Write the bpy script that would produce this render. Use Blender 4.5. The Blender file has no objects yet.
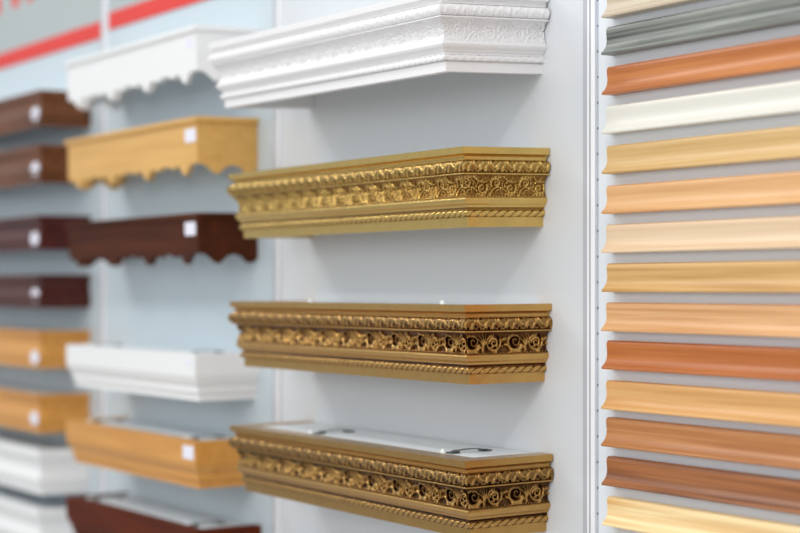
import bpy, math, random
import numpy as np
from mathutils import Vector, Matrix
random.seed(7)
scn = bpy.context.scene
COL = scn.collection

# ------------------------------------------------------------------ helpers
def srgb(r, g, b):
    def f(c):
        c /= 255.0
        return c/12.92 if c <= .04045 else ((c+.055)/1.055)**2.4
    return (f(r), f(g), f(b), 1.0)

def link(o, parent=None):
    COL.objects.link(o)
    if parent: o.parent = parent
    return o

def mesh_obj(name, verts, faces, mat, parent=None, smooth=False, attr=None):
    me = bpy.data.meshes.new(name)
    me.from_pydata([tuple(v) for v in verts], [], [tuple(f) for f in faces])
    me.update()
    if attr is not None:
        a = me.attributes.new('relief', 'FLOAT', 'POINT')
        a.data.foreach_set('value', np.asarray(attr, dtype=np.float32))
    if smooth:
        me.polygons.foreach_set('use_smooth', [True]*len(me.polygons))
    me.materials.append(mat)
    o = bpy.data.objects.new(name, me)
    return link(o, parent)

def thing(name, label, cat, loc=(0, 0, 0), group=None, rot=(0, 0, 0)):
    o = bpy.data.objects.new(name, None)
    o.empty_display_size = .05
    link(o)
    o.location = loc; o.rotation_euler = rot
    tag(o, label, cat, group)
    return o

def tag(o, label, cat, group=None):
    o['label'] = label; o['category'] = cat; o['kind'] = 'thing'
    if group: o['group'] = group
    return o

def box(x0, x1, y0, y1, z0, z1, V=None, F=None):
    V = [] if V is None else V; F = [] if F is None else F
    b = len(V)
    V += [(x0,y0,z0),(x1,y0,z0),(x1,y1,z0),(x0,y1,z0),(x0,y0,z1),(x1,y0,z1),(x1,y1,z1),(x0,y1,z1)]
    F += [tuple(b+i for i in f) for f in ((0,3,2,1),(4,5,6,7),(0,1,5,4),(1,2,6,5),(2,3,7,6),(3,0,4,7))]
    return V, F

def bevel(o, w=.0015, seg=2):
    m = o.modifiers.new('bevel', 'BEVEL'); m.width = w; m.segments = seg; m.limit_method = 'ANGLE'; m.angle_limit = .6
    return o

def struct(name, V, F, mat):
    o = mesh_obj(name, V, F, mat); o['kind'] = 'structure'; return o

# ------------------------------------------------------------------ materials
def base_mat(name):
    m = bpy.data.materials.new(name); m.use_nodes = True
    nt = m.node_tree
    return m, nt, nt.nodes['Principled BSDF']

def plain(name, col, rough=.5, spec=.5, metal=0.0, var=.04, scale=6.0, coat=0.0):
    m, nt, b = base_mat(name)
    tc = nt.nodes.new('ShaderNodeTexCoord'); n = nt.nodes.new('ShaderNodeTexNoise')
    n.inputs['Scale'].default_value = scale; n.inputs['Detail'].default_value = 4
    nt.links.new(tc.outputs['Object'], n.inputs['Vector'])
    mx = nt.nodes.new('ShaderNodeMix'); mx.data_type = 'RGBA'
    mx.inputs['A'].default_value = tuple(c*(1-var) for c in col[:3])+(1,)
    mx.inputs['B'].default_value = tuple(min(1, c*(1+var)) for c in col[:3])+(1,)
    nt.links.new(n.outputs['Fac'], mx.inputs['Factor'])
    nt.links.new(mx.outputs['Result'], b.inputs['Base Color'])
    b.inputs['Roughness'].default_value = rough
    b.inputs['Specular IOR Level'].default_value = spec
    b.inputs['Metallic'].default_value = metal
    b.inputs['Coat Weight'].default_value = coat
    return m

def wood(name, light, dark, rough=.38, grain=1.0, scale=1.0, seed=0.0, coat=.15, contrast=.6, spec=.5):
    """wood with the grain running along local X"""
    m, nt, b = base_mat(name)
    tc = nt.nodes.new('ShaderNodeTexCoord')
    mp = nt.nodes.new('ShaderNodeMapping')
    mp.inputs['Scale'].default_value = (2.2*scale, 38*scale, 38*scale)
    mp.inputs['Location'].default_value = (seed*1.7, seed*.9, seed*2.3)
    nt.links.new(tc.outputs['Object'], mp.inputs['Vector'])
    n1 = nt.nodes.new('ShaderNodeTexNoise'); n1.inputs['Scale'].default_value = 1.0; n1.inputs['Detail'].default_value = 6
    n1.inputs['Distortion'].default_value = .6
    nt.links.new(mp.outputs['Vector'], n1.inputs['Vector'])
    mp2 = nt.nodes.new('ShaderNodeMapping')
    mp2.inputs['Scale'].default_value = (4*scale, 230*scale, 230*scale)
    mp2.inputs['Location'].default_value = (seed, seed*3.1, seed)
    nt.links.new(tc.outputs['Object'], mp2.inputs['Vector'])
    n2 = nt.nodes.new('ShaderNodeTexNoise'); n2.inputs['Scale'].default_value = 1.0; n2.inputs['Detail'].default_value = 3
    nt.links.new(mp2.outputs['Vector'], n2.inputs['Vector'])
    r1 = nt.nodes.new('ShaderNodeMapRange'); r1.inputs['From Min'].default_value = .5-.45*contrast; r1.inputs['From Max'].default_value = .5+.45*contrast
    nt.links.new(n1.outputs['Fac'], r1.inputs['Value'])
    ma = nt.nodes.new('ShaderNodeMath'); ma.operation = 'MULTIPLY_ADD'; ma.use_clamp = True
    ma.inputs[1].default_value = 1.5*grain
    nt.links.new(n2.outputs['Fac'], ma.inputs[0])
    sb = nt.nodes.new('ShaderNodeMath'); sb.operation = 'SUBTRACT'; sb.inputs[1].default_value = .75*grain
    nt.links.new(r1.outputs['Result'], sb.inputs[0]); nt.links.new(sb.outputs[0], ma.inputs[2])
    mx = nt.nodes.new('ShaderNodeMix'); mx.data_type = 'RGBA'
    mx.inputs['A'].default_value = dark; mx.inputs['B'].default_value = light
    nt.links.new(ma.outputs[0], mx.inputs['Factor'])
    nt.links.new(mx.outputs['Result'], b.inputs['Base Color'])
    b.inputs['Roughness'].default_value = rough
    b.inputs['Coat Weight'].default_value = coat; b.inputs['Coat Roughness'].default_value = .25
    b.inputs['Specular IOR Level'].default_value = spec
    return m

def gold(name, col, glaze_shade, rough=.36, metal=.85, amount=1.0):
    """gilded wood; 'glaze' is the brown antiquing wash in the carving, darkened to paint in shade"""
    m, nt, b = base_mat(name)
    at = nt.nodes.new('ShaderNodeAttribute'); at.attribute_name = 'relief'
    r = nt.nodes.new('ShaderNodeMapRange')
    r.inputs['From Min'].default_value = .22; r.inputs['From Max'].default_value = .88
    nt.links.new(at.outputs['Fac'], r.inputs['Value'])
    tc = nt.nodes.new('ShaderNodeTexCoord'); n = nt.nodes.new('ShaderNodeTexNoise'); n.inputs['Scale'].default_value = 60; n.inputs['Detail'].default_value = 5
    nt.links.new(tc.outputs['Object'], n.inputs['Vector'])
    ad = nt.nodes.new('ShaderNodeMath'); ad.operation = 'MULTIPLY_ADD'; ad.inputs[1].default_value = .5; ad.use_clamp = True
    sb = nt.nodes.new('ShaderNodeMath'); sb.operation = 'SUBTRACT'; sb.inputs[1].default_value = .25
    nt.links.new(n.outputs['Fac'], ad.inputs[0]); nt.links.new(r.outputs['Result'], sb.inputs[0]); nt.links.new(sb.outputs[0], ad.inputs[2])
    am = nt.nodes.new('ShaderNodeMapRange'); am.inputs['To Min'].default_value = 1-amount; am.inputs['To Max'].default_value = 1
    nt.links.new(ad.outputs[0], am.inputs['Value'])
    mx = nt.nodes.new('ShaderNodeMix'); mx.data_type = 'RGBA'
    mx.inputs['A'].default_value = glaze_shade; mx.inputs['B'].default_value = col
    nt.links.new(am.outputs['Result'], mx.inputs['Factor'])
    nt.links.new(mx.outputs['Result'], b.inputs['Base Color'])
    b.inputs['Metallic'].default_value = metal; b.inputs['Roughness'].default_value = rough
    return m

M = {}
M['wall'] = plain('white_panel_laminate', srgb(219, 223, 227), rough=.30, var=.01, scale=2)
M['wall_blue'] = plain('pale_blue_panel_laminate', srgb(205, 218, 225), rough=.32, var=.01, scale=2)
M['post'] = plain('white_anodised_aluminium', srgb(245, 246, 250), rough=.35, var=.01)
M['groove_shade'] = plain('grey_groove_shade', srgb(128, 130, 138), rough=.6)
def rail_mat():
    m, nt, b = base_mat('grey_rail_with_slots')
    tc = nt.nodes.new('ShaderNodeTexCoord'); sx = nt.nodes.new('ShaderNodeSeparateXYZ'); nt.links.new(tc.outputs['Object'], sx.inputs[0])
    md = nt.nodes.new('ShaderNodeMath'); md.operation = 'PINGPONG'; md.inputs[1].default_value = .0186; nt.links.new(sx.outputs['Z'], md.inputs[0])
    lt = nt.nodes.new('ShaderNodeMath'); lt.operation = 'LESS_THAN'; lt.inputs[1].default_value = .0016; nt.links.new(md.outputs[0], lt.inputs[0])
    mx = nt.nodes.new('ShaderNodeMix'); mx.data_type = 'RGBA'; mx.inputs['A'].default_value = srgb(182, 190, 202); mx.inputs['B'].default_value = srgb(105, 115, 130)
    nt.links.new(lt.outputs[0], mx.inputs['Factor']); nt.links.new(mx.outputs['Result'], b.inputs['Base Color']); b.inputs['Roughness'].default_value = .45
    return m
M['rail'] = rail_mat()
M['flange_shade'] = plain('grey_flange_shade', srgb(186, 189, 196), rough=.4, var=.01)
M['board'] = plain('white_sample_board', srgb(228, 234, 240), rough=.4, var=.01, scale=3)
M['header'] = plain('grey_header_laminate', srgb(180, 188, 188), rough=.4, var=.02, scale=2)
M['red'] = plain('red_vinyl', srgb(228, 56, 46), rough=.45, var=.02)
M['floor'] = plain('grey_hall_carpet', srgb(186, 182, 180), rough=.95, var=.08, scale=40)
M['white_gloss'] = plain('white_lacquer', srgb(240, 239, 240), rough=.35, var=.008)
M['white_matte'] = plain('white_painted_wood', srgb(241, 241, 241), rough=.38, var=.008)
M['top'] = plain('white_top_board', srgb(226, 232, 236), rough=.4, var=.01)
M['inner'] = plain('pale_raw_board', srgb(205, 190, 172), rough=.7, var=.04)
M['steel'] = plain('dark_bracket_steel', srgb(70, 80, 78), rough=.35, metal=.8)
M['nylon'] = plain('clear_white_nylon', srgb(235, 245, 242), rough=.25)
M['paper'] = plain('white_sticker_paper', srgb(236, 236, 248), rough=.6, var=.01)
M['ink'] = plain('blue_grey_ink', srgb(150, 155, 195), rough=.6)
M['gold_bright'] = gold('bright_gold_leaf', srgb(220, 186, 110), srgb(128, 84, 26), rough=.27, metal=.90, amount=.85)  # plain gold: no wash here, low carving only coloured darker
M['gold_antique'] = gold('antique_gold_leaf', srgb(206, 162, 94), srgb(74, 30, 9), rough=.28, metal=.90, amount=1.0)
M['gold_old'] = gold('dark_antique_gold_leaf', srgb(194, 152, 88), srgb(58, 25, 8), rough=.29, metal=.90, amount=1.0)

# ------------------------------------------------------------------ carving (height maps)
def stroke_field(S, V, strokes, P):
    """S, V arrays in metres, S periodic with P. strokes: (polyline, r0, r1, amp). union of rounded ridges"""
    H = np.zeros_like(S)
    for pl, r0, r1, amp in strokes:
        pl = np.asarray(pl, float); n = len(pl)-1
        for sh in (-P, 0, P):
            for i in range(n):
                a = pl[i]+(sh, 0); b = pl[i+1]+(sh, 0)
                ra = r0+(r1-r0)*i/n; rb = r0+(r1-r0)*(i+1)/n
                d = b-a; L2 = d@d+1e-12
                t = np.clip(((S-a[0])*d[0]+(V-a[1])*d[1])/L2, 0, 1)
                dist = np.hypot(S-a[0]-t*d[0], V-a[1]-t*d[1])
                r = ra+(rb-ra)*t
                q = np.clip(1-(dist/r)**2, 0, 1)
                H = np.maximum(H, amp*np.sqrt(q)*(r/max(r0, r1))**.5)
    return H

def spiral(cx, cy, r0, r1, a0, turns, n=22):
    return [(cx+(r0+(r1-r0)*i/n)*math.cos(a0+turns*2*math.pi*i/n), cy+(r0+(r1-r0)*i/n)*math.sin(a0+turns*2*math.pi*i/n)) for i in range(n+1)]

def arc(p, q, bulge, n=8):
    p = np.array(p); q = np.array(q); d = q-p; nrm = np.array([-d[1], d[0]])
    return [tuple(p+d*t+nrm*bulge*4*t*(1-t)) for t in np.linspace(0, 1, n+1)]

HOLES = {'scroll': (.28, [(.0205, .50, .0150), (.0615, .50, .0140)]), 'leaf': (.50, [(.0055, .86, .0036), (.0130, .62, .0026), (.0190, .72, .0034), (.0245, .88, .0032), (.0300, .74, .0034), (.0355, .90, .0034), (.0095, .14, .0024), (.0275, .12, .0026)]), 'acanthus': (.22, []), 'fine_leaf': (.40, [(a*.030/.036, b, c*.8) for a, b, c in [(.0055, .86, .0036), (.0130, .62, .0026), (.0190, .72, .0034), (.0245, .88, .0032), (.0300, .74, .0034), (.0355, .90, .0034), (.0095, .14, .0024), (.0275, .12, .0026)]])}
def scroll_motif(h):
    """S-scrolls alternating with rosettes, one period 82 mm wide, band height h (v runs downwards)"""
    P = .082; st = []; c = h*.5
    st.append((spiral(.0205, c, .0138, .0120, math.radians(25), .62), .0052, .0024, 1.0))      # heavy rim, lower left
    st.append((spiral(.0225, c-.001, .0100, .0020, math.radians(250), 1.25), .0020, .0016, .62))
    st.append((arc((.0290, h*.93), (.0440, h*.70), -.20), .0036, .0018, 1.0))
    st.append((arc((.0020, h*.60), (.0135, h*.96), -.22), .0034, .0026, 1.0))
    for k in range(5):                                     # fan of leaves between scroll and rosette
        a = math.radians(-155+k*32)
        st.append((arc((.041, h*.66), (.041+.0105*math.cos(a), h*.50+.0135*math.sin(a)), .10), .0023, .0011, .92))
    st.append(([(.041, h*.78), (.0415, h*.84)], .0036, .0030, 1.0))
    st.append((spiral(.0615, c, .0135, .0125, -math.pi*.1, .75), .0028, .0020, .95))
    st.append((spiral(.0620, c+.0005, .0085, .0020, math.radians(200), 1.35), .0028, .0022, .95))
    for k in range(4):
        a = math.radians(30+k*70)
        st.append((arc((.0615+.0085*math.cos(a), c+.0085*math.sin(a)), (.0615+.0140*math.cos(a+.5), c+.0140*math.sin(a+.5)), .2), .0024, .0012, .90))
    for k in range(5):
        a = math.radians(-155+k*32)
        st.append((arc((.0, h*.34), (.0115*math.cos(a), h*.30-.0095*math.sin(a)), -.08), .0021, .0010, .85))
    st.append((arc((.066, h*.97), (.080, h*.66), -.2), .0032, .0016, .95))
    for k in range(14):                                    # edge of small leaves
        q = (k+.5)*P/14
        st.append((arc((q-.002, h*.99), (q+.0022, h*.88), .15), .0019, .0010, .75))
    return P, st

def acanthus_motif(h, P=.056, seed=3):
    """swirling acanthus: an S stem with curling leaves on both sides"""
    rnd = random.Random(seed); st = []
    for cx, cy, a0, sg in ((.26, .40, 2.6, 1), (.76, .60, -.5, 1)):
        st.append((spiral(P*cx, h*cy, .0105, .0016, a0, 1.25*sg), .0022, .0014, 1.0))
        for k in range(9):
            a = a0+k*.62
            r0 = .0112; r1 = .0160+.002*rnd.random()
            st.append((arc((P*cx+r0*math.cos(a), h*cy+r0*math.sin(a)), (P*cx+r1*math.cos(a+.42), h*cy+r1*math.sin(a+.42)), .18), .0021, .0009, .9))
        for k in range(4):
            a = a0+1+k*1.2
            st.append((arc((P*cx+.0030*math.cos(a), h*cy+.0030*math.sin(a)), (P*cx+.0070*math.cos(a+.5), h*cy+.0070*math.sin(a+.5)), .2), .0016, .0009, .8))
    st.append((arc((P*.02, h*.95), (P*.50, h*.62), -.25), .0024, .0014, .95))
    st.append((arc((P*.52, h*.08), (P*1.0, h*.30), .22), .0022, .0012, .95))
    for k in range(10):
        q = (k+.5)*P/10
        st.append((arc((q-.0015, h*.985), (q+.0020, h*.88), .15), .0018, .0009, .8))
    return P, st
def leaf_motif(h, P=.036, seed=1):
    """overlapping slanted leaves with notched edges, shallow"""
    st = []
    k = P/.036
    st.append((arc((.0000, h*.70), (.0170*k, h*.22), -.22), .0030, .0010, 1.0))
    st.append((arc((.0120*k, h*.88), (.0260*k, h*.36), -.24), .0026, .0010, .95))
    st.append((arc((.0225*k, h*.16), (.0370*k, h*.62), .24), .0026, .0012, 1.0))
    st.append((arc((.0180*k, h*.14), (.0225*k, h*.46), .2), .0017, .0009, .9))
    for a in (.002, .0085, .0275, .0335):
        st.append((arc((a*k, h*.95), ((a+.0035)*k, h*.66), -.2), .0016, .0008, .85))
    for cx, cy in ((.0050, .18), (.0310, .90), (.0205, .90), (.0330, .14)):
        st.append(([(cx*k, h*cy), (cx*k+.0002, h*cy)], .0016, .0016, .95))
    return P, st

_cache = {}
def relief_map(kind, s, v, h):
    """s (ns,), v (nv,) metres -> (ns,nv) in 0..1; evaluated on one period then tiled"""
    S, V = np.meshgrid(s, v, indexing='ij')
    if kind == 'rope':
        p = .0165
        ph = (S/p+V/h*.90) % 1.0
        x = np.abs(ph-.5)*2
        return np.sqrt(np.clip(1-x**2.2, 0, 1))
    P, st = {'scroll': scroll_motif, 'acanthus': acanthus_motif, 'leaf': leaf_motif, 'fine_leaf': lambda hh: leaf_motif(hh, .030)}[kind](h)
    key = (kind, round(h, 5))
    n = int(round(P/.00045)); m = int(round(h/.00045))
    if key not in _cache:
        gs = np.arange(n)*P/n; gv = np.linspace(0, h, m)
        GS, GV = np.meshgrid(gs, gv, indexing='ij')
        bg, holes = HOLES[kind]
        B = np.full_like(GS, bg)
        for hs, hv, hr in holes:
            q = np.clip((np.hypot((GS-hs+P/2) % P-P/2, GV-hv*h)/hr-.55)/.45, 0, 1); B = B*(q*q*(3-2*q))
        _cache[key] = np.maximum(stroke_field(GS, GV, st, P), B)
    G = _cache[key]
    fi = (S % P)/P*n; i0 = np.floor(fi).astype(int) % n; i1 = (i0+1) % n; fx = fi-np.floor(fi)
    fj = np.clip(V/h, 0, 1)*(m-1); j0 = np.clip(np.floor(fj).astype(int), 0, m-2); fy = fj-j0
    return (G[i0, j0]*(1-fx)*(1-fy)+G[i1, j0]*fx*(1-fy)+G[i0, j0+1]*(1-fx)*fy+G[i1, j0+1]*fx*fy)

# ------------------------------------------------------------------ mitred pelmets
def smooth_curve(pts, n=8):
    """Catmull-Rom through (o,z) points"""
    pts = [np.array(p, float) for p in pts]
    P = [2*pts[0]-pts[1]]+pts+[2*pts[-1]-pts[-2]]; out = []
    for i in range(1, len(P)-2):
        for t in np.linspace(0, 1, n, endpoint=False):
            a, b, c, d = P[i-1:i+3]
            out.append(.5*((2*b)+(-a+c)*t+(2*a-5*b+4*c-d)*t*t+(-a+3*b-3*c+d)*t**3))
    out.append(pts[-1]); return [tuple(o) for o in out]

def run_point(run, t, o, L, d):
    """t in 0..1 along the run, o = inset. local frame: x centred, wall at y=0"""
    hx = L/2
    if run == 'front': return (-hx+o+t*(L-2*o), -d+o)
    if run == 'right': return (hx-o, -d+o+t*(d-o))
    return (-hx+o, (-d+o)*t)

def moulding(name, prof, run, L, d, h, mat, parent, thick=.014, smooth_angle=.7, wash=None):
    """solid mitred moulding for one run; prof = [(inset, z below top)]"""
    back = max(o for o, z in prof)+thick
    sec = list(prof)+[(back, prof[-1][1]), (back, prof[0][1])]
    ts = [0, 1]; V = []; F = []; n = len(sec)
    for t in ts:
        for o, z in sec:
            x, y = run_point(run, t, o, L, d); V.append((x, y, h-z))
    for k in range(n):
        F.append((k, (k+1) % n, n+(k+1) % n, n+k))
    F.append(tuple(range(n-1, -1, -1))); F.append(tuple(range(n, 2*n)))
    o = mesh_obj(name, V, F, mat, parent)
    me = o.data
    import bmesh
    bm = bmesh.new(); bm.from_mesh(me); bmesh.ops.recalc_face_normals(bm, faces=bm.faces[:])
    for f in bm.faces: f.smooth = True
    for e in bm.edges:
        if len(e.link_faces) == 2 and e.calc_face_angle(0) > smooth_angle: e.smooth = False
    bm.to_mesh(me); bm.free()
    a = me.attributes.new('relief', 'FLOAT', 'POINT'); a.data.foreach_set('value', np.tile([1.0 if wash is None else wash(q) for q in sec], 2).astype(np.float32))
    return o

def carved_band(name, prof, run, L, d, h, kind, amp, mat, parent, ds=.0011, nv=34, shift=0.0, base=-.0006):
    """relief strip following the profile piece 'prof' along a run"""
    P = np.array(prof); seg = np.hypot(*np.diff(P, axis=0).T); acc = np.r_[0, np.cumsum(seg)]; A = acc[-1]
    vv = np.linspace(0, A, nv)
    o = np.interp(vv, acc, P[:, 0]); z = np.interp(vv, acc, P[:, 1])
    do = np.gradient(o, vv); dz = np.gradient(z, vv)
    no, nz = -dz, do                                      # outward = decreasing inset
    length = L if run == 'front' else d
    ns = int(length/ds); tt = np.linspace(0, 1, ns)
    R = relief_map(kind, tt*length+shift, vv, A)
    edge = np.minimum(1, np.minimum(vv, A-vv)/(.06*A+1e-9)); R = R*edge[None, :]
    H = base+R*amp
    O = o[None, :]+no[None, :]*H; Z = z[None, :]+nz[None, :]*H
    T = tt[:, None]+0*O
    hx = L/2
    if run == 'front': X = -hx+O+T*(L-2*O); Y = -d+O
    elif run == 'right': X = hx-O; Y = -d+O+T*(d-O)
    else: X = -hx+O; Y = (-d+O)*T
    V = np.stack([X, Y, h-Z], -1).reshape(-1, 3)
    idx = np.arange(ns*nv).reshape(ns, nv)
    F = np.stack([idx[:-1, :-1], idx[:-1, 1:], idx[1:, 1:], idx[1:, :-1]], -1).reshape(-1, 4)
    if run == 'left': F = F[:, ::-1]
    F = F[:, ::-1]
    return mesh_obj(name, V.tolist(), F.tolist(), mat, parent, smooth=True, attr=R.reshape(-1))

def bracket(parent, x, h, y0=-.042, y1=-.100, arch=True):
    """sprung steel hanger lying on top of a pelmet"""
    b = parent
    if arch:
        pts = []
        for i in range(17):
            t = i/16; y = y0+(y1-y0)*t
            zz = .0032*math.sin(math.pi*t)**.6+.0012
            pts.append((y, zz))
        V = []; F = []
        for y, zz in pts:
            w = .003 if .15 < (y-y0)/(y1-y0) < .85 else .008
            V += [(x-w, y, h+zz), (x+w, y, h+zz), (x+w, y, h+zz+.0012), (x-w, y, h+zz+.0012)]
        for i in range(16):
            a = i*4
            for k in range(4): F.append((a+k, a+4+k, a+4+(k+1) % 4, a+(k+1) % 4))
        F += [(0, 1, 2, 3), (64+3, 64+2, 64+1, 64)]
        for yc in (y0, y1):                                   # feet
            box(x-.009, x+.009, yc-.007, yc+.007, h+.0002, h+.0022, V, F)
        b = mesh_obj('hanging_bracket', V, F, M['steel'], parent)
    V = []; F = []; n = 12; yc = y1-.012
    for zz, r in ((0, .0048), (.0028, .0048), (.0036, .0034), (.0062, .0030), (.0068, .0018)):
        for k in range(n): V.append((x-.010+r*math.cos(2*math.pi*k/n), yc+r*math.sin(2*math.pi*k/n), h+.0003+zz))
    for i in range(4):
        for k in range(n): F.append((i*n+k, i*n+(k+1) % n, (i+1)*n+(k+1) % n, (i+1)*n+k))
    F += [tuple(range(n-1, -1, -1)), tuple(range(4*n, 5*n))]
    s = mesh_obj('bracket_peg', V, F, M['nylon'], b); s['label'] = 'white plastic peg'
    return b

# carved profile, shared by the four ornate cornices: (inset, depth below top)
H_O = .118
CAP = [(0, 0), (0, .0098), (.0036, .0104)]
COVE = smooth_curve([(.0036, .0104), (.0066, .0132), (.0074, .0165), (.0074, .0182), (.0045, .0188)], 4)
BULGE = smooth_curve([(.0052, .0188), (-.0002, .0222), (-.0018, .0275), (-.0006, .0328), (.0030, .0362)], 6)
FILLET = smooth_curve([(.0030, .0366), (.0002, .0376), (.0006, .0392), (.0040, .0396)], 4)
SCROLL = smooth_curve([(.0040, .0396), (.0090, .0436), (.0140, .0510), (.0152, .0580), (.0136, .0655), (.0098, .0715)], 6)
TORUS = smooth_curve([(.0098, .0718), (.0084, .0732), (.0080, .0756), (.0098, .0795), (.0132, .0828), (.0152, .0858)], 5)
GROOVE = [(.0172, .0864), (.0174, .0893)]
ROPE = smooth_curve([(.0172, .0897), (.0146, .0915), (.0138, .0945), (.0146, .0975), (.0176, .0994)], 4)
FASC = [(.0194, .0998), (.0194, .1140)]
sunk = lambda c: [c[0]]+[(o+.0045, z) for o, z in c[1:-1]]+[c[-1]]     # bed behind the applied carving
ZS = .118/.114
CAP, COVE, BULGE, FILLET, SCROLL, TORUS, GROOVE, ROPE, FASC = [[(o, z*ZS) for o, z in c] for c in (CAP, COVE, BULGE, FILLET, SCROLL, TORUS, GROOVE, ROPE, FASC)]
O_PROF = CAP+COVE[1:]+sunk(BULGE)[1:]+FILLET+sunk(SCROLL)[1:]+TORUS+GROOVE+sunk(ROPE)+FASC

def ornate_cornice(label, mat, xr, ztop, L, d, droop, tilt=0.0, style='antique', brackets=(), pegs=()):
    t = thing('carved_pelmet', label, 'cornice', (xr-L/2, .0006, ztop-H_O), 'ornate carved cornices on the middle panel', (droop, tilt, 0))
    am = {'antique': (.0072, .0028, .0025), 'bright': (.0054, .0026, .0023), 'white': (.0030, .0015, .0012)}[style]
    kinds = ('scroll', 'leaf') if style == 'antique' else ('acanthus', 'fine_leaf')
    for run, nm in (('front', 'front_fascia'), ('right', 'side_fascia'), ('left', 'side_fascia')):
        m = moulding(nm, O_PROF, run, L, d, H_O, mat, t, wash=None if style == 'white' else
                     lambda q: .15 if .0360 < q[1]/ZS < .0370 or .0394 < q[1]/ZS < .0398 or .0860 < q[1]/ZS < .0895 else (.5 if .0103 < q[1]/ZS < .0106 else 1.0))
        ds = .0010 if run == 'front' else .0006
        if run == 'left': ds = .0016
        carved_band('leaf_carving', BULGE, run, L, d, H_O, kinds[1], am[1], mat, m, ds, 30, base=-.45*am[1])
        carved_band('scroll_carving', SCROLL, run, L, d, H_O, kinds[0], am[0], mat, m, ds, 48, shift=.012, base=-.42*am[0])
        carved_band('rope_carving', ROPE, run, L, d, H_O, 'rope', am[2], mat, m, ds, 16, base=-.8*am[2])
    V, F = box(-L/2+.0345, L/2-.0345, -d+.0345, 0, H_O-.012, H_O-.0016)
    # lip that closes the joint between board and mouldings
    mesh_obj('top_board', V, F, M['top'], t)
    for x in brackets: bracket(t, x, H_O-.0016)
    for x in pegs: bracket(t, x, H_O-.0016, arch=False)
    return t

L0, D0, DR = .80, .155, .025
ornate_cornice('white ornate carved cornice, highest on the middle panel, cut by the photo top edge', M['white_gloss'],
               -.090, .4478, .800, .193, .036, .0105, 'white')
ornate_cornice('bright pale gold ornate cornice hanging just below the white carved cornice', M['gold_bright'],
               -.0885, .2118, L0, D0, .022, 0, 'bright', brackets=())
ornate_cornice('antique gold ornate cornice with brown recesses and its top edge at eye level', M['gold_antique'],
               -.0843, -.0226, L0, D0, .010, 0, 'antique', pegs=(.279, -.155))
ornate_cornice('dark antique gold ornate cornice, lowest on the middle panel, steel brackets on its white top', M['gold_old'],
               -.0798, -.2473, L0, D0, DR, .002, 'antique', brackets=(.279, -.155))

# ------------------------------------------------------------------ plain and scalloped pelmets
def sticker(parent, x, y, z, w, kind, hh=None):
    """a small price sticker on the front face"""
    V = []; F = []
    n = 24; hh = hh or w
    if kind == 'round':
        ring = [(w/2*math.cos(2*math.pi*k/n), hh/2*math.sin(2*math.pi*k/n)) for k in range(n)]
    else:
        ring = []
        for cx, cz, a0 in ((1, 1, 0), (-1, 1, 90), (-1, -1, 180), (1, -1, 270)):
            for k in range(4):
                a = math.radians(a0+k*30); r = .002
                ring.append((cx*(w/2-r)+r*math.cos(a), cz*(hh/2-r)+r*math.sin(a)))
    n = len(ring)
    for yy in (y, y-.0006):
        for a, b in ring: V.append((x+a, yy, z+b))
    F += [tuple(range(n-1, -1, -1)), tuple(range(n, 2*n))]
    for k in range(n): F.append((k, (k+1) % n, n+(k+1) % n, n+k))
    s = mesh_obj('price_sticker', V, F, M['paper'], parent)
    s['label'] = 'round white sticker' if kind == 'round' else 'white price sticker'
    return s

def scallop(w, L, lobes, amp):
    """drop below the mean bottom edge at distance w along a board"""
    out = 0
    for c in lobes:
        x = abs(w-c)
        out = max(out, amp*math.exp(-(x/.019)**2))
    for a, b in zip(lobes[:-1], lobes[1:]):
        c = (a+b)/2; q = abs(b-a)
        for k in (-.20, .20):
            out = max(out, amp*.30*math.exp(-((w-c-k*q)/.014)**2))
    return out

def scalloped_board(name, run, L, d, h, thick, lobes, amp, mat, parent):
    """vertical board with a scalloped lower edge, mitred at the front corners; smooth solid"""
    length = L if run == 'front' else d
    N = 240 if run == 'front' else 70
    V = []; F = []
    for i in range(N+1):
        t = i/N
        b = .021-scallop(t*length, length, lobes, amp)
        for o in (0, thick):
            x, y = run_point(run, t, o, L, d)
            V.append((x, y, b)); V.append((x, y, h-.001))
    for i in range(N):
        a = i*4; c = a+4
        F += [(a, c, c+1, a+1), (a+3, c+3, c+2, a+2), (a+2, c+2, c, a), (a+1, c+1, c+3, a+3)]
    F += [(0, 1, 3, 2), (N*4, N*4+2, N*4+3, N*4+1)]
    return mesh_obj(name, V, F, mat, parent)

def top_board(L, d, h, inset, mat, parent):
    V, F = box(-L/2+inset, L/2-inset, -d+inset, 0, h-.014, h-.003)
    return mesh_obj('top_board', V, F, mat, parent)

def scalloped_pelmet(label, mat, xr, ztop, L, d, h, droop=.02, tilt=0, stick=None, group='pelmets on the panel behind the carved cornices'):
    t = thing('scalloped_pelmet', label, 'pelmet', (xr-L/2, .0006, ztop-h), group, (droop, tilt, 0))
    fl = [.062, .254, .446, .638]
    scalloped_board('front_board', 'front', L, d, h, .016, fl, .021, mat, t)
    scalloped_board('side_board', 'right', L, d, h, .016, [.040, .112], .020, mat, t)
    scalloped_board('side_board', 'left', L, d, h, .016, [.025, .097], .020, mat, t)
    # projecting top lip
    prof = [(-.004, -.001), (-.006, .001), (-.006, .008), (-.003, .0105), (-.0005, .0115)]
    for run in ('front', 'right', 'left'):
        moulding('top_lip', prof, run, L, d, h, mat, t, thick=.014)
    top_board(L, d, h, .0165, M['top'], t)
    if stick: sticker(t, L/2-stick[0], -d-.0003, h-stick[1], stick[2], 'square', stick[3])
    return t

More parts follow.
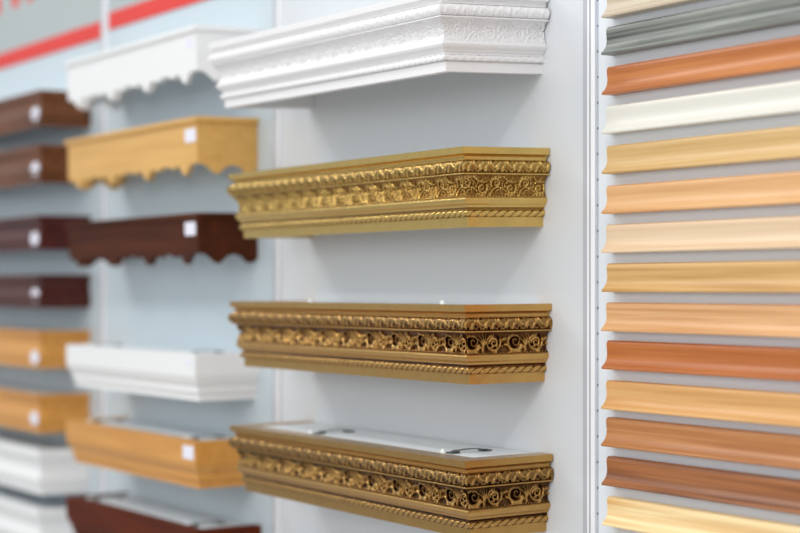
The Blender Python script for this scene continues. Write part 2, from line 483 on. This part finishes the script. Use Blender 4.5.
PLAIN = {
 'stepped': [(0, 0), (0, .048), (.0022, .050), (.0022, .053)]+smooth_curve([(.0022, .053), (.0045, .060), (.0085, .068)], 5)+[(.0105, .069), (.0105, .073)]
            + smooth_curve([(.0105, .073), (.0098, .078), (.0108, .084)], 4)+[(.0150, .086), (.0150, .100)],
 'fluted': [(0, 0), (0, .012), (.002, .013), (.002, .016)]+smooth_curve([(.002, .016), (.0055, .024), (.006, .038), (.003, .048)], 5)+[(.003, .051), (.0005, .052)]
            + smooth_curve([(.0005, .052), (-.001, .060), (.001, .068)], 4)+[(.003, .070), (.003, .085)],
 'rounded': [(0, 0), (0, .008), (.002, .009)]+smooth_curve([(.002, .009), (.005, .018), (.0068, .030), (.005, .042)], 5)+[(.004, .044), (.002, .045)]
            + smooth_curve([(.002, .045), (.0, .056), (.002, .070)], 5)+[(.004, .072), (.004, .086)],
 'crown': [(0, 0), (0, .018), (.002, .020)]+smooth_curve([(.002, .020), (.007, .030), (.0095, .045), (.008, .056)], 5)+[(.007, .058), (.005, .060)]
            + smooth_curve([(.005, .060), (.003, .072), (.006, .086)], 5)+[(.010, .089), (.010, .104)],
}
def plain_pelmet(label, mat, style, xr, ztop, L, d, h, droop=.02, tilt=0, stick=None, group=None, brackets=(), name='moulded_pelmet', top=None):
    t = thing(name, label, 'pelmet', (xr-L/2, .0006, ztop-h), group, (droop, tilt, 0))
    pr = PLAIN[style]; k = h/pr[-1][1]
    pr = [(o, z*k) for o, z in pr]
    for run, nm in (('front', 'front_fascia'), ('right', 'side_fascia'), ('left', 'side_fascia')):
        moulding(nm, pr, run, L, d, h, mat, t, thick=.012)
    top_board(L, d, h, max(o for o, z in pr)+.0125, top or M['top'], t)
    if stick:
        z = stick[1]; o = np.interp(z, [p[1] for p in pr], [p[0] for p in pr])
        lo = min(np.interp(zz, [p[1] for p in pr], [p[0] for p in pr]) for zz in (z-stick[3]/2, z, z+stick[3]/2))
        sticker(t, L/2-stick[0], -d+lo-.0003, h-z, stick[2], stick[4], stick[3])
    for x in brackets: bracket(t, x, h-.003)
    return t

M['maple'] = wood('honey_maple_veneer', srgb(232, 184, 104), srgb(210, 156, 76), seed=1, contrast=.8)
M['maple_deep'] = wood('amber_maple_veneer', srgb(226, 164, 80), srgb(202, 136, 56), seed=2, contrast=.8)
M['wenge'] = wood('dark_brown_wenge', srgb(88, 42, 18), srgb(58, 24, 8), seed=3, coat=0, rough=.6, spec=.15)
M['mahogany'] = wood('red_brown_mahogany', srgb(106, 42, 12), srgb(68, 24, 6), seed=4, coat=0, rough=.6, spec=.15)
M['walnut'] = wood('striped_walnut', srgb(132, 76, 36), srgb(76, 40, 16), seed=5, coat=.04, spec=.35)
M['cherry_dark'] = wood('dark_cherry', srgb(92, 28, 18), srgb(54, 12, 6), seed=6, coat=.06, spec=.35)
M['cherry_red'] = wood('reddish_dark_cherry', srgb(88, 30, 14), srgb(58, 16, 6), seed=7, coat=.05, spec=.35)

GC = 'pelmets on the panel behind the carved cornices'
LC = .698
scalloped_pelmet('white scalloped pelmet below the red stripe, left of the white carved cornice', M['white_matte'], -1.081, .508, LC, .134, .106, .02, 0, (.034, .030, .030, .018))
scalloped_pelmet('light maple scalloped pelmet with a square sticker, below the white scalloped one', M['maple'], -1.087, .333, LC, .130, .110, .02, 0, (.029, .034, .050, .026))
scalloped_pelmet('dark brown scalloped pelmet with a square white sticker', M['wenge'], -1.085, .147, LC, .128, .098, .02, 0, (.035, .029, .050, .026))
t = plain_pelmet('white stepped pelmet without scallops, between dark scalloped and amber pelmets', M['white_matte'], 'stepped', -1.077, -.125, LC, .137, .092, .012, 0, (.030, .018, .026, .012, 'square'), GC, (.255, -.27))
t = plain_pelmet('amber maple stepped pelmet with a square sticker and brackets on its white top', M['maple_deep'], 'stepped', -1.068, -.292, LC, .140, .092, .02, 0, (.032, .022, .050, .026, 'square'), GC, (.255, -.27))
t = plain_pelmet('red brown mahogany pelmet with white top, at the photo bottom edge', M['mahogany'], 'stepped', -1.066, -.462, LC, .140, .092, .02, 0, None, GC, (.255, -.27))

GD = 'stacked pelmets on the far left panel'
LD = .80; XD = -1.983
for lab, mk, st, zt, h, zs in (
    ('striped walnut pelmet with round sticker, topmost of the far left stack', 'walnut', 'fluted', .465, .085, .054),
    ('striped walnut pelmet with round sticker, second from top of the far left stack', 'walnut', 'fluted', .337, .090, .056),
    ('dark cherry pelmet with round sticker, overlapped by the dark scalloped pelmet', 'cherry_dark', 'fluted', .171, .081, .054),
    ('dark cherry pelmet with round sticker, right above the two honey coloured pelmets', 'cherry_red', 'fluted', .032, .079, .048),
    ('honey maple pelmet with round sticker, right under the dark cherry pelmets', 'maple_deep', 'rounded', -.100, .088, .062),
    ('honey maple pelmet with round sticker, right above the white pelmets', 'maple_deep', 'rounded', -.249, .090, .056),
    ('white crown pelmet, the upper of two at the bottom of the far left stack', 'white_matte', 'crown', -.378, .106, None),
    ('white crown pelmet, cut by the photo bottom edge in the far left corner', 'white_matte', 'crown', -.517, .106, None)):
    plain_pelmet(lab, M[mk], st, XD, zt, LD, .127, h, .008, 0, (.030, zs, .056, .032, 'round') if zs else None, GD,
                 name='crown_pelmet' if st == 'crown' else 'box_pelmet')

# ------------------------------------------------------------------ sample strips on the right-hand board
ZB = [.3863, .3334, .2762, .2205, .1634, .1064, .0508, -.0048, -.0604, -.1145, -.1714, -.2241, -.2795, -.3364, -.3930]
STR = [
 ('pale greige moulding strip, topmost on the sample board', (214, 200, 178), (184, 164, 138)),
 ('grey green driftwood moulding strip near the top of the sample board', (140, 144, 136), (72, 76, 72)),
 ('cherry orange moulding strip just below the grey driftwood strip', (204, 130, 70), (172, 96, 40)),
 ('ivory white painted moulding strip', (228, 226, 216), (224, 221, 210)),
 ('golden oak moulding strip right under the ivory white strip', (222, 188, 130), (198, 156, 94)),
 ('light peach alder moulding strip between golden oak and pale beige strips', (230, 184, 130), (212, 156, 100)),
 ('pale cream beige moulding strip between peach alder and yellow oak strips', (232, 206, 172), (218, 184, 146)),
 ('yellow oak moulding strip directly below the pale cream beige strip', (216, 174, 112), (188, 140, 78)),
 ('pinkish beech moulding strip directly above the deep orange strip', (232, 184, 132), (204, 148, 96)),
 ('deep orange brown moulding strip', (192, 114, 52), (164, 86, 32)),
 ('honey orange moulding strip directly below the deep orange strip', (228, 180, 118), (206, 150, 86)),
 ('mid brown moulding strip directly above the walnut brown strip', (196, 136, 82), (164, 102, 52)),
 ('walnut brown moulding strip with darker streaks, third from the bottom', (168, 106, 60), (104, 56, 26)),
 ('pale yellow pine moulding strip with knotty grain near the bottom', (252, 226, 172), (226, 176, 108)),
 ('tan moulding strip, lowest on the sample board, barely in view', (206, 160, 104), (180, 130, 78)),
]
SP = [(0, 0)]+[(-.021, 0), (-.0214, .0022)]+smooth_curve([(-.0205, .0036), (-.0165, .0075), (-.0128, .0135), (-.0114, .0210), (-.0120, .0290), (-.0124, .0345), (-.0112, .0390), (-.0085, .0408)], 5)+[(0, .0408)]
import bmesh
for i, (lab, lt, dk) in enumerate(STR):
    m = plain('ivory_paint', srgb(*lt), rough=.36, var=.01) if i == 3 else wood('strip_wood_%s' % lab.split(' moulding')[0].replace(' ', '_'), srgb(*lt), srgb(*dk), seed=11+i*3.3,
             rough=.40, coat=0.06, contrast={12: .35, 13: .35, 1: .5}.get(i, .55), grain={1: 2.0, 7: 1.7, 8: 1.7}.get(i, 1.3), scale=.8)
    x0 = .0745+random.uniform(-.0015, .0015); x1 = .955
    V = []; F = []; n = len(SP)
    for x in (x0, x1):
        for y, z in SP: V.append((x-.515, y, z))
    for k in range(n): F.append((k, (k+1) % n, n+(k+1) % n, n+k))
    F += [tuple(range(n)), tuple(range(2*n-1, n-1, -1))]
    o = mesh_obj('sample_strip', V, F, m)
    bm = bmesh.new(); bm.from_mesh(o.data); bmesh.ops.recalc_face_normals(bm, faces=bm.faces[:])
    for f in bm.faces: f.smooth = True
    for e in bm.edges:
        if e.calc_face_angle(0) > .6: e.smooth = False
    bm.to_mesh(o.data); bm.free()
    o.location = (.515, -.0044, ZB[i])
    tag(o, lab, 'moulding', 'wooden moulding strips on the sample board')

# ------------------------------------------------------------------ walls, posts, boards
FL = -1.60
V, F = box(-.993, 3.2, .0, .012, FL, 1.25)
struct('wall_back', V, F, M['wall'])
V, F = box(-6.0, -.993, .0, .012, FL, 1.25)
struct('wall_left', V, F, M['wall_blue'])
V, F = box(-6.0, 4.5, -5.0, .02, FL-.05, FL)
struct('floor', V, F, M['floor'])

def post(n, cx):
    """upright of the stand system: rounded white profile with grooves drawn as dark strips"""
    sec = [(-.0185, .0), (-.0185, -.0030), (-.0165, -.0045),
           (.0075, -.0045), (.0090, -.0036), (.0090, .0)]
    V = []; F = []; k = len(sec)
    for z in (FL, 1.25):
        for x, y in sec: V.append((cx+x, y-.0002, z))
    for i in range(k): F.append((i, k+i, k+(i+1) % k, (i+1) % k))
    F += [tuple(range(k)), tuple(range(2*k-1, k-1, -1))]
    struct('trim_%d' % n, V, F, M['post'])
    V = []; F = []                                       # dark strips painted in for the shade of joint and groove
    box(cx-.0215, cx-.0187, -.0016, -.0002, FL, 1.25, V, F)
    box(cx-.0026, cx-.0002, -.0049, -.0046, FL, 1.25, V, F)
    struct('trim_%d' % (n+10), V, F, M['groove_shade'])
    V, F = box(cx-.0180, cx-.0085, -.0052, -.0046, FL, 1.25)  # grey strip standing in for shade on the left of the post
    struct('trim_%d' % (n+20), V, F, M['flange_shade'])
for n, cx in ((1, .0195), (2, -.993), (3, -1.890), (4, -2.90), (5, 1.035)): post(n, cx)

b = thing('sample_board', 'white board on the right carrying the wooden moulding strips', 'board', (.515, -.0001, -.40))
V, F = box(-.4765, .498, -.0040, 0, -.40, 1.05)
bd = mesh_obj('board_panel', V, F, M['board'], b)
V, F = box(-.4822, -.4768, -.0030, 0, -.40, 1.05)
rl = mesh_obj('slotted_rail', V, F, M['rail'], b); rl['label'] = 'grey rail with dark slots'

# header boards with the red stripe, and what shows of the lettering
for x0, x1, zs, lab, letters in ((-1.866, -1.018, .598, 'grey header board with red stripe above the white scalloped pelmet', False),
                             (-2.876, -1.914, .585, 'grey header board with red stripe and cut off red lettering, top left corner', True)):
    t = thing('header_board', lab, 'sign', ((x0+x1)/2, .0004, zs), 'header boards with the red stripe')
    w = (x1-x0)/2
    V, F = box(-w, w, -.0030, 0, 0, .45); mesh_obj('header_panel', V, F, M['header'], t)
    V, F = box(-w, w, -.0036, -.0031, 0, .040); s = mesh_obj('red_stripe', V, F, M['red'], t); s['label'] = 'red stripe'
    if letters:
        cx = (x0+x1)/2
        for xa, xb in ((-2.690, -2.640), (-2.545, -2.495), (-2.430, -2.385)):
            V, F = box(xa-cx, xb-cx, -.0036, -.0031, .150, .30); l = mesh_obj('letter_stroke', V, F, M['red'], t); l['label'] = 'red letter stroke'

# ------------------------------------------------------------------ light
W = bpy.data.worlds.new('hall'); scn.world = W; W.use_nodes = True
nt = W.node_tree; bg = nt.nodes['Background']
tc = nt.nodes.new('ShaderNodeTexCoord'); sx = nt.nodes.new('ShaderNodeSeparateXYZ')
nt.links.new(tc.outputs['Generated'], sx.inputs['Vector'])
rmp = nt.nodes.new('ShaderNodeValToRGB'); e = rmp.color_ramp.elements
e[0].position = .30; e[0].color = (.20, .20, .21, 1)
e[1].position = .95; e[1].color = (1.0, 1.0, .99, 1)
k = e.new(.50); k.color = (.66, .66, .67, 1)
k = e.new(.62); k.color = (1.0, 1.0, 1.0, 1)
mz = nt.nodes.new('ShaderNodeMath'); mz.operation = 'MULTIPLY_ADD'; mz.inputs[1].default_value = .5; mz.inputs[2].default_value = .5
nt.links.new(sx.outputs['Z'], mz.inputs[0]); nt.links.new(mz.outputs[0], rmp.inputs['Fac'])
mxr = nt.nodes.new('ShaderNodeMapRange'); mxr.inputs['From Min'].default_value = -1; mxr.inputs['From Max'].default_value = 1
nt.links.new(sx.outputs['X'], mxr.inputs['Value'])
tint = nt.nodes.new('ShaderNodeMix'); tint.data_type = 'RGBA'
tint.inputs['A'].default_value = (.90, .99, 1.05, 1); tint.inputs['B'].default_value = (1.01, 1.0, .985, 1)
nt.links.new(mxr.outputs['Result'], tint.inputs['Factor'])
mul = nt.nodes.new('ShaderNodeMix'); mul.data_type = 'RGBA'; mul.blend_type = 'MULTIPLY'; mul.inputs['Factor'].default_value = 1
nt.links.new(rmp.outputs['Color'], mul.inputs['A']); nt.links.new(tint.outputs['Result'], mul.inputs['B'])
nt.links.new(mul.outputs['Result'], bg.inputs['Color'])
bg.inputs['Strength'].default_value = .72

def lamp(name, loc, target, power, size, col=(1, 1, 1)):
    d = bpy.data.lights.new(name, 'AREA'); d.energy = power; d.shape = 'DISK'; d.size = size; d.color = col
    o = bpy.data.objects.new(name, d); link(o); o.location = loc
    v = Vector(target)-Vector(loc); o.rotation_euler = v.to_track_quat('-Z', 'Y').to_euler()
    return o
lamp('hall_lamp_right', (2.6, -2.9, 2.45), (-.4, 0, 0), 22, .35, (1.0, .96, .93))
lamp('front_fill_lamp', (1.2, -4.4, .7), (-.2, 0, 0), 42, 1.6, (1.0, .99, .98))  # added frontal fill without a known source, lightens gaps between strips
lamp('hall_lamp_left', (-3.4, -2.9, 2.6), (-.5, 0, 0), 26, .4, (.95, .98, 1.0))

def tube(name, x, y, z, power):
    """unseen tube lamp added overhead for highlights on the gold relief"""
    d = bpy.data.lights.new(name, 'AREA'); d.energy = power; d.shape = 'RECTANGLE'; d.size = 1.5; d.size_y = .16; d.color = (1, .985, .96)
    o = bpy.data.objects.new(name, d); link(o); o.location = (x, y, z)
for k, (x, y) in enumerate(((-4.2, -1.5), (-2.0, -1.5), (.2, -1.5), (2.4, -1.5), (-4.2, -3.4), (-2.0, -3.4), (.2, -3.4), (2.4, -3.4))):
    tube('gold_highlight_tube', x, y, 2.5, 13)

# ------------------------------------------------------------------ camera
cam = bpy.data.cameras.new('camera'); co = bpy.data.objects.new('camera', cam); link(co)
cam.sensor_width = 36; cam.lens = 1889.3*36/800
YAW, PITCH, ROLL = 1.0392376940942587, .011571859309042863, .0012376576870106592
a = YAW
fw = Vector((-math.sin(a), math.cos(a), 0)); r = Vector((math.cos(a), math.sin(a), 0)); u = Vector((0, 0, 1))
c, s = math.cos(PITCH), math.sin(PITCH); fw, u = c*fw+s*u, c*u-s*fw
c, s = math.cos(ROLL), math.sin(ROLL); r, u = c*r+s*u, c*u-s*r
R = Matrix((r, u, -fw)).transposed().to_4x4()
co.matrix_world = Matrix.Translation((2.24949, -1.63774, 0)) @ R
cam.dof.use_dof = True; cam.dof.focus_distance = 2.74; cam.dof.aperture_fstop = 2.3
cam.clip_start = .05
scn.camera = co

vs = scn.view_settings
vs.view_transform = 'Standard'; vs.look = 'None'; vs.gamma = 1; vs.use_curve_mapping = False; vs.exposure = 0
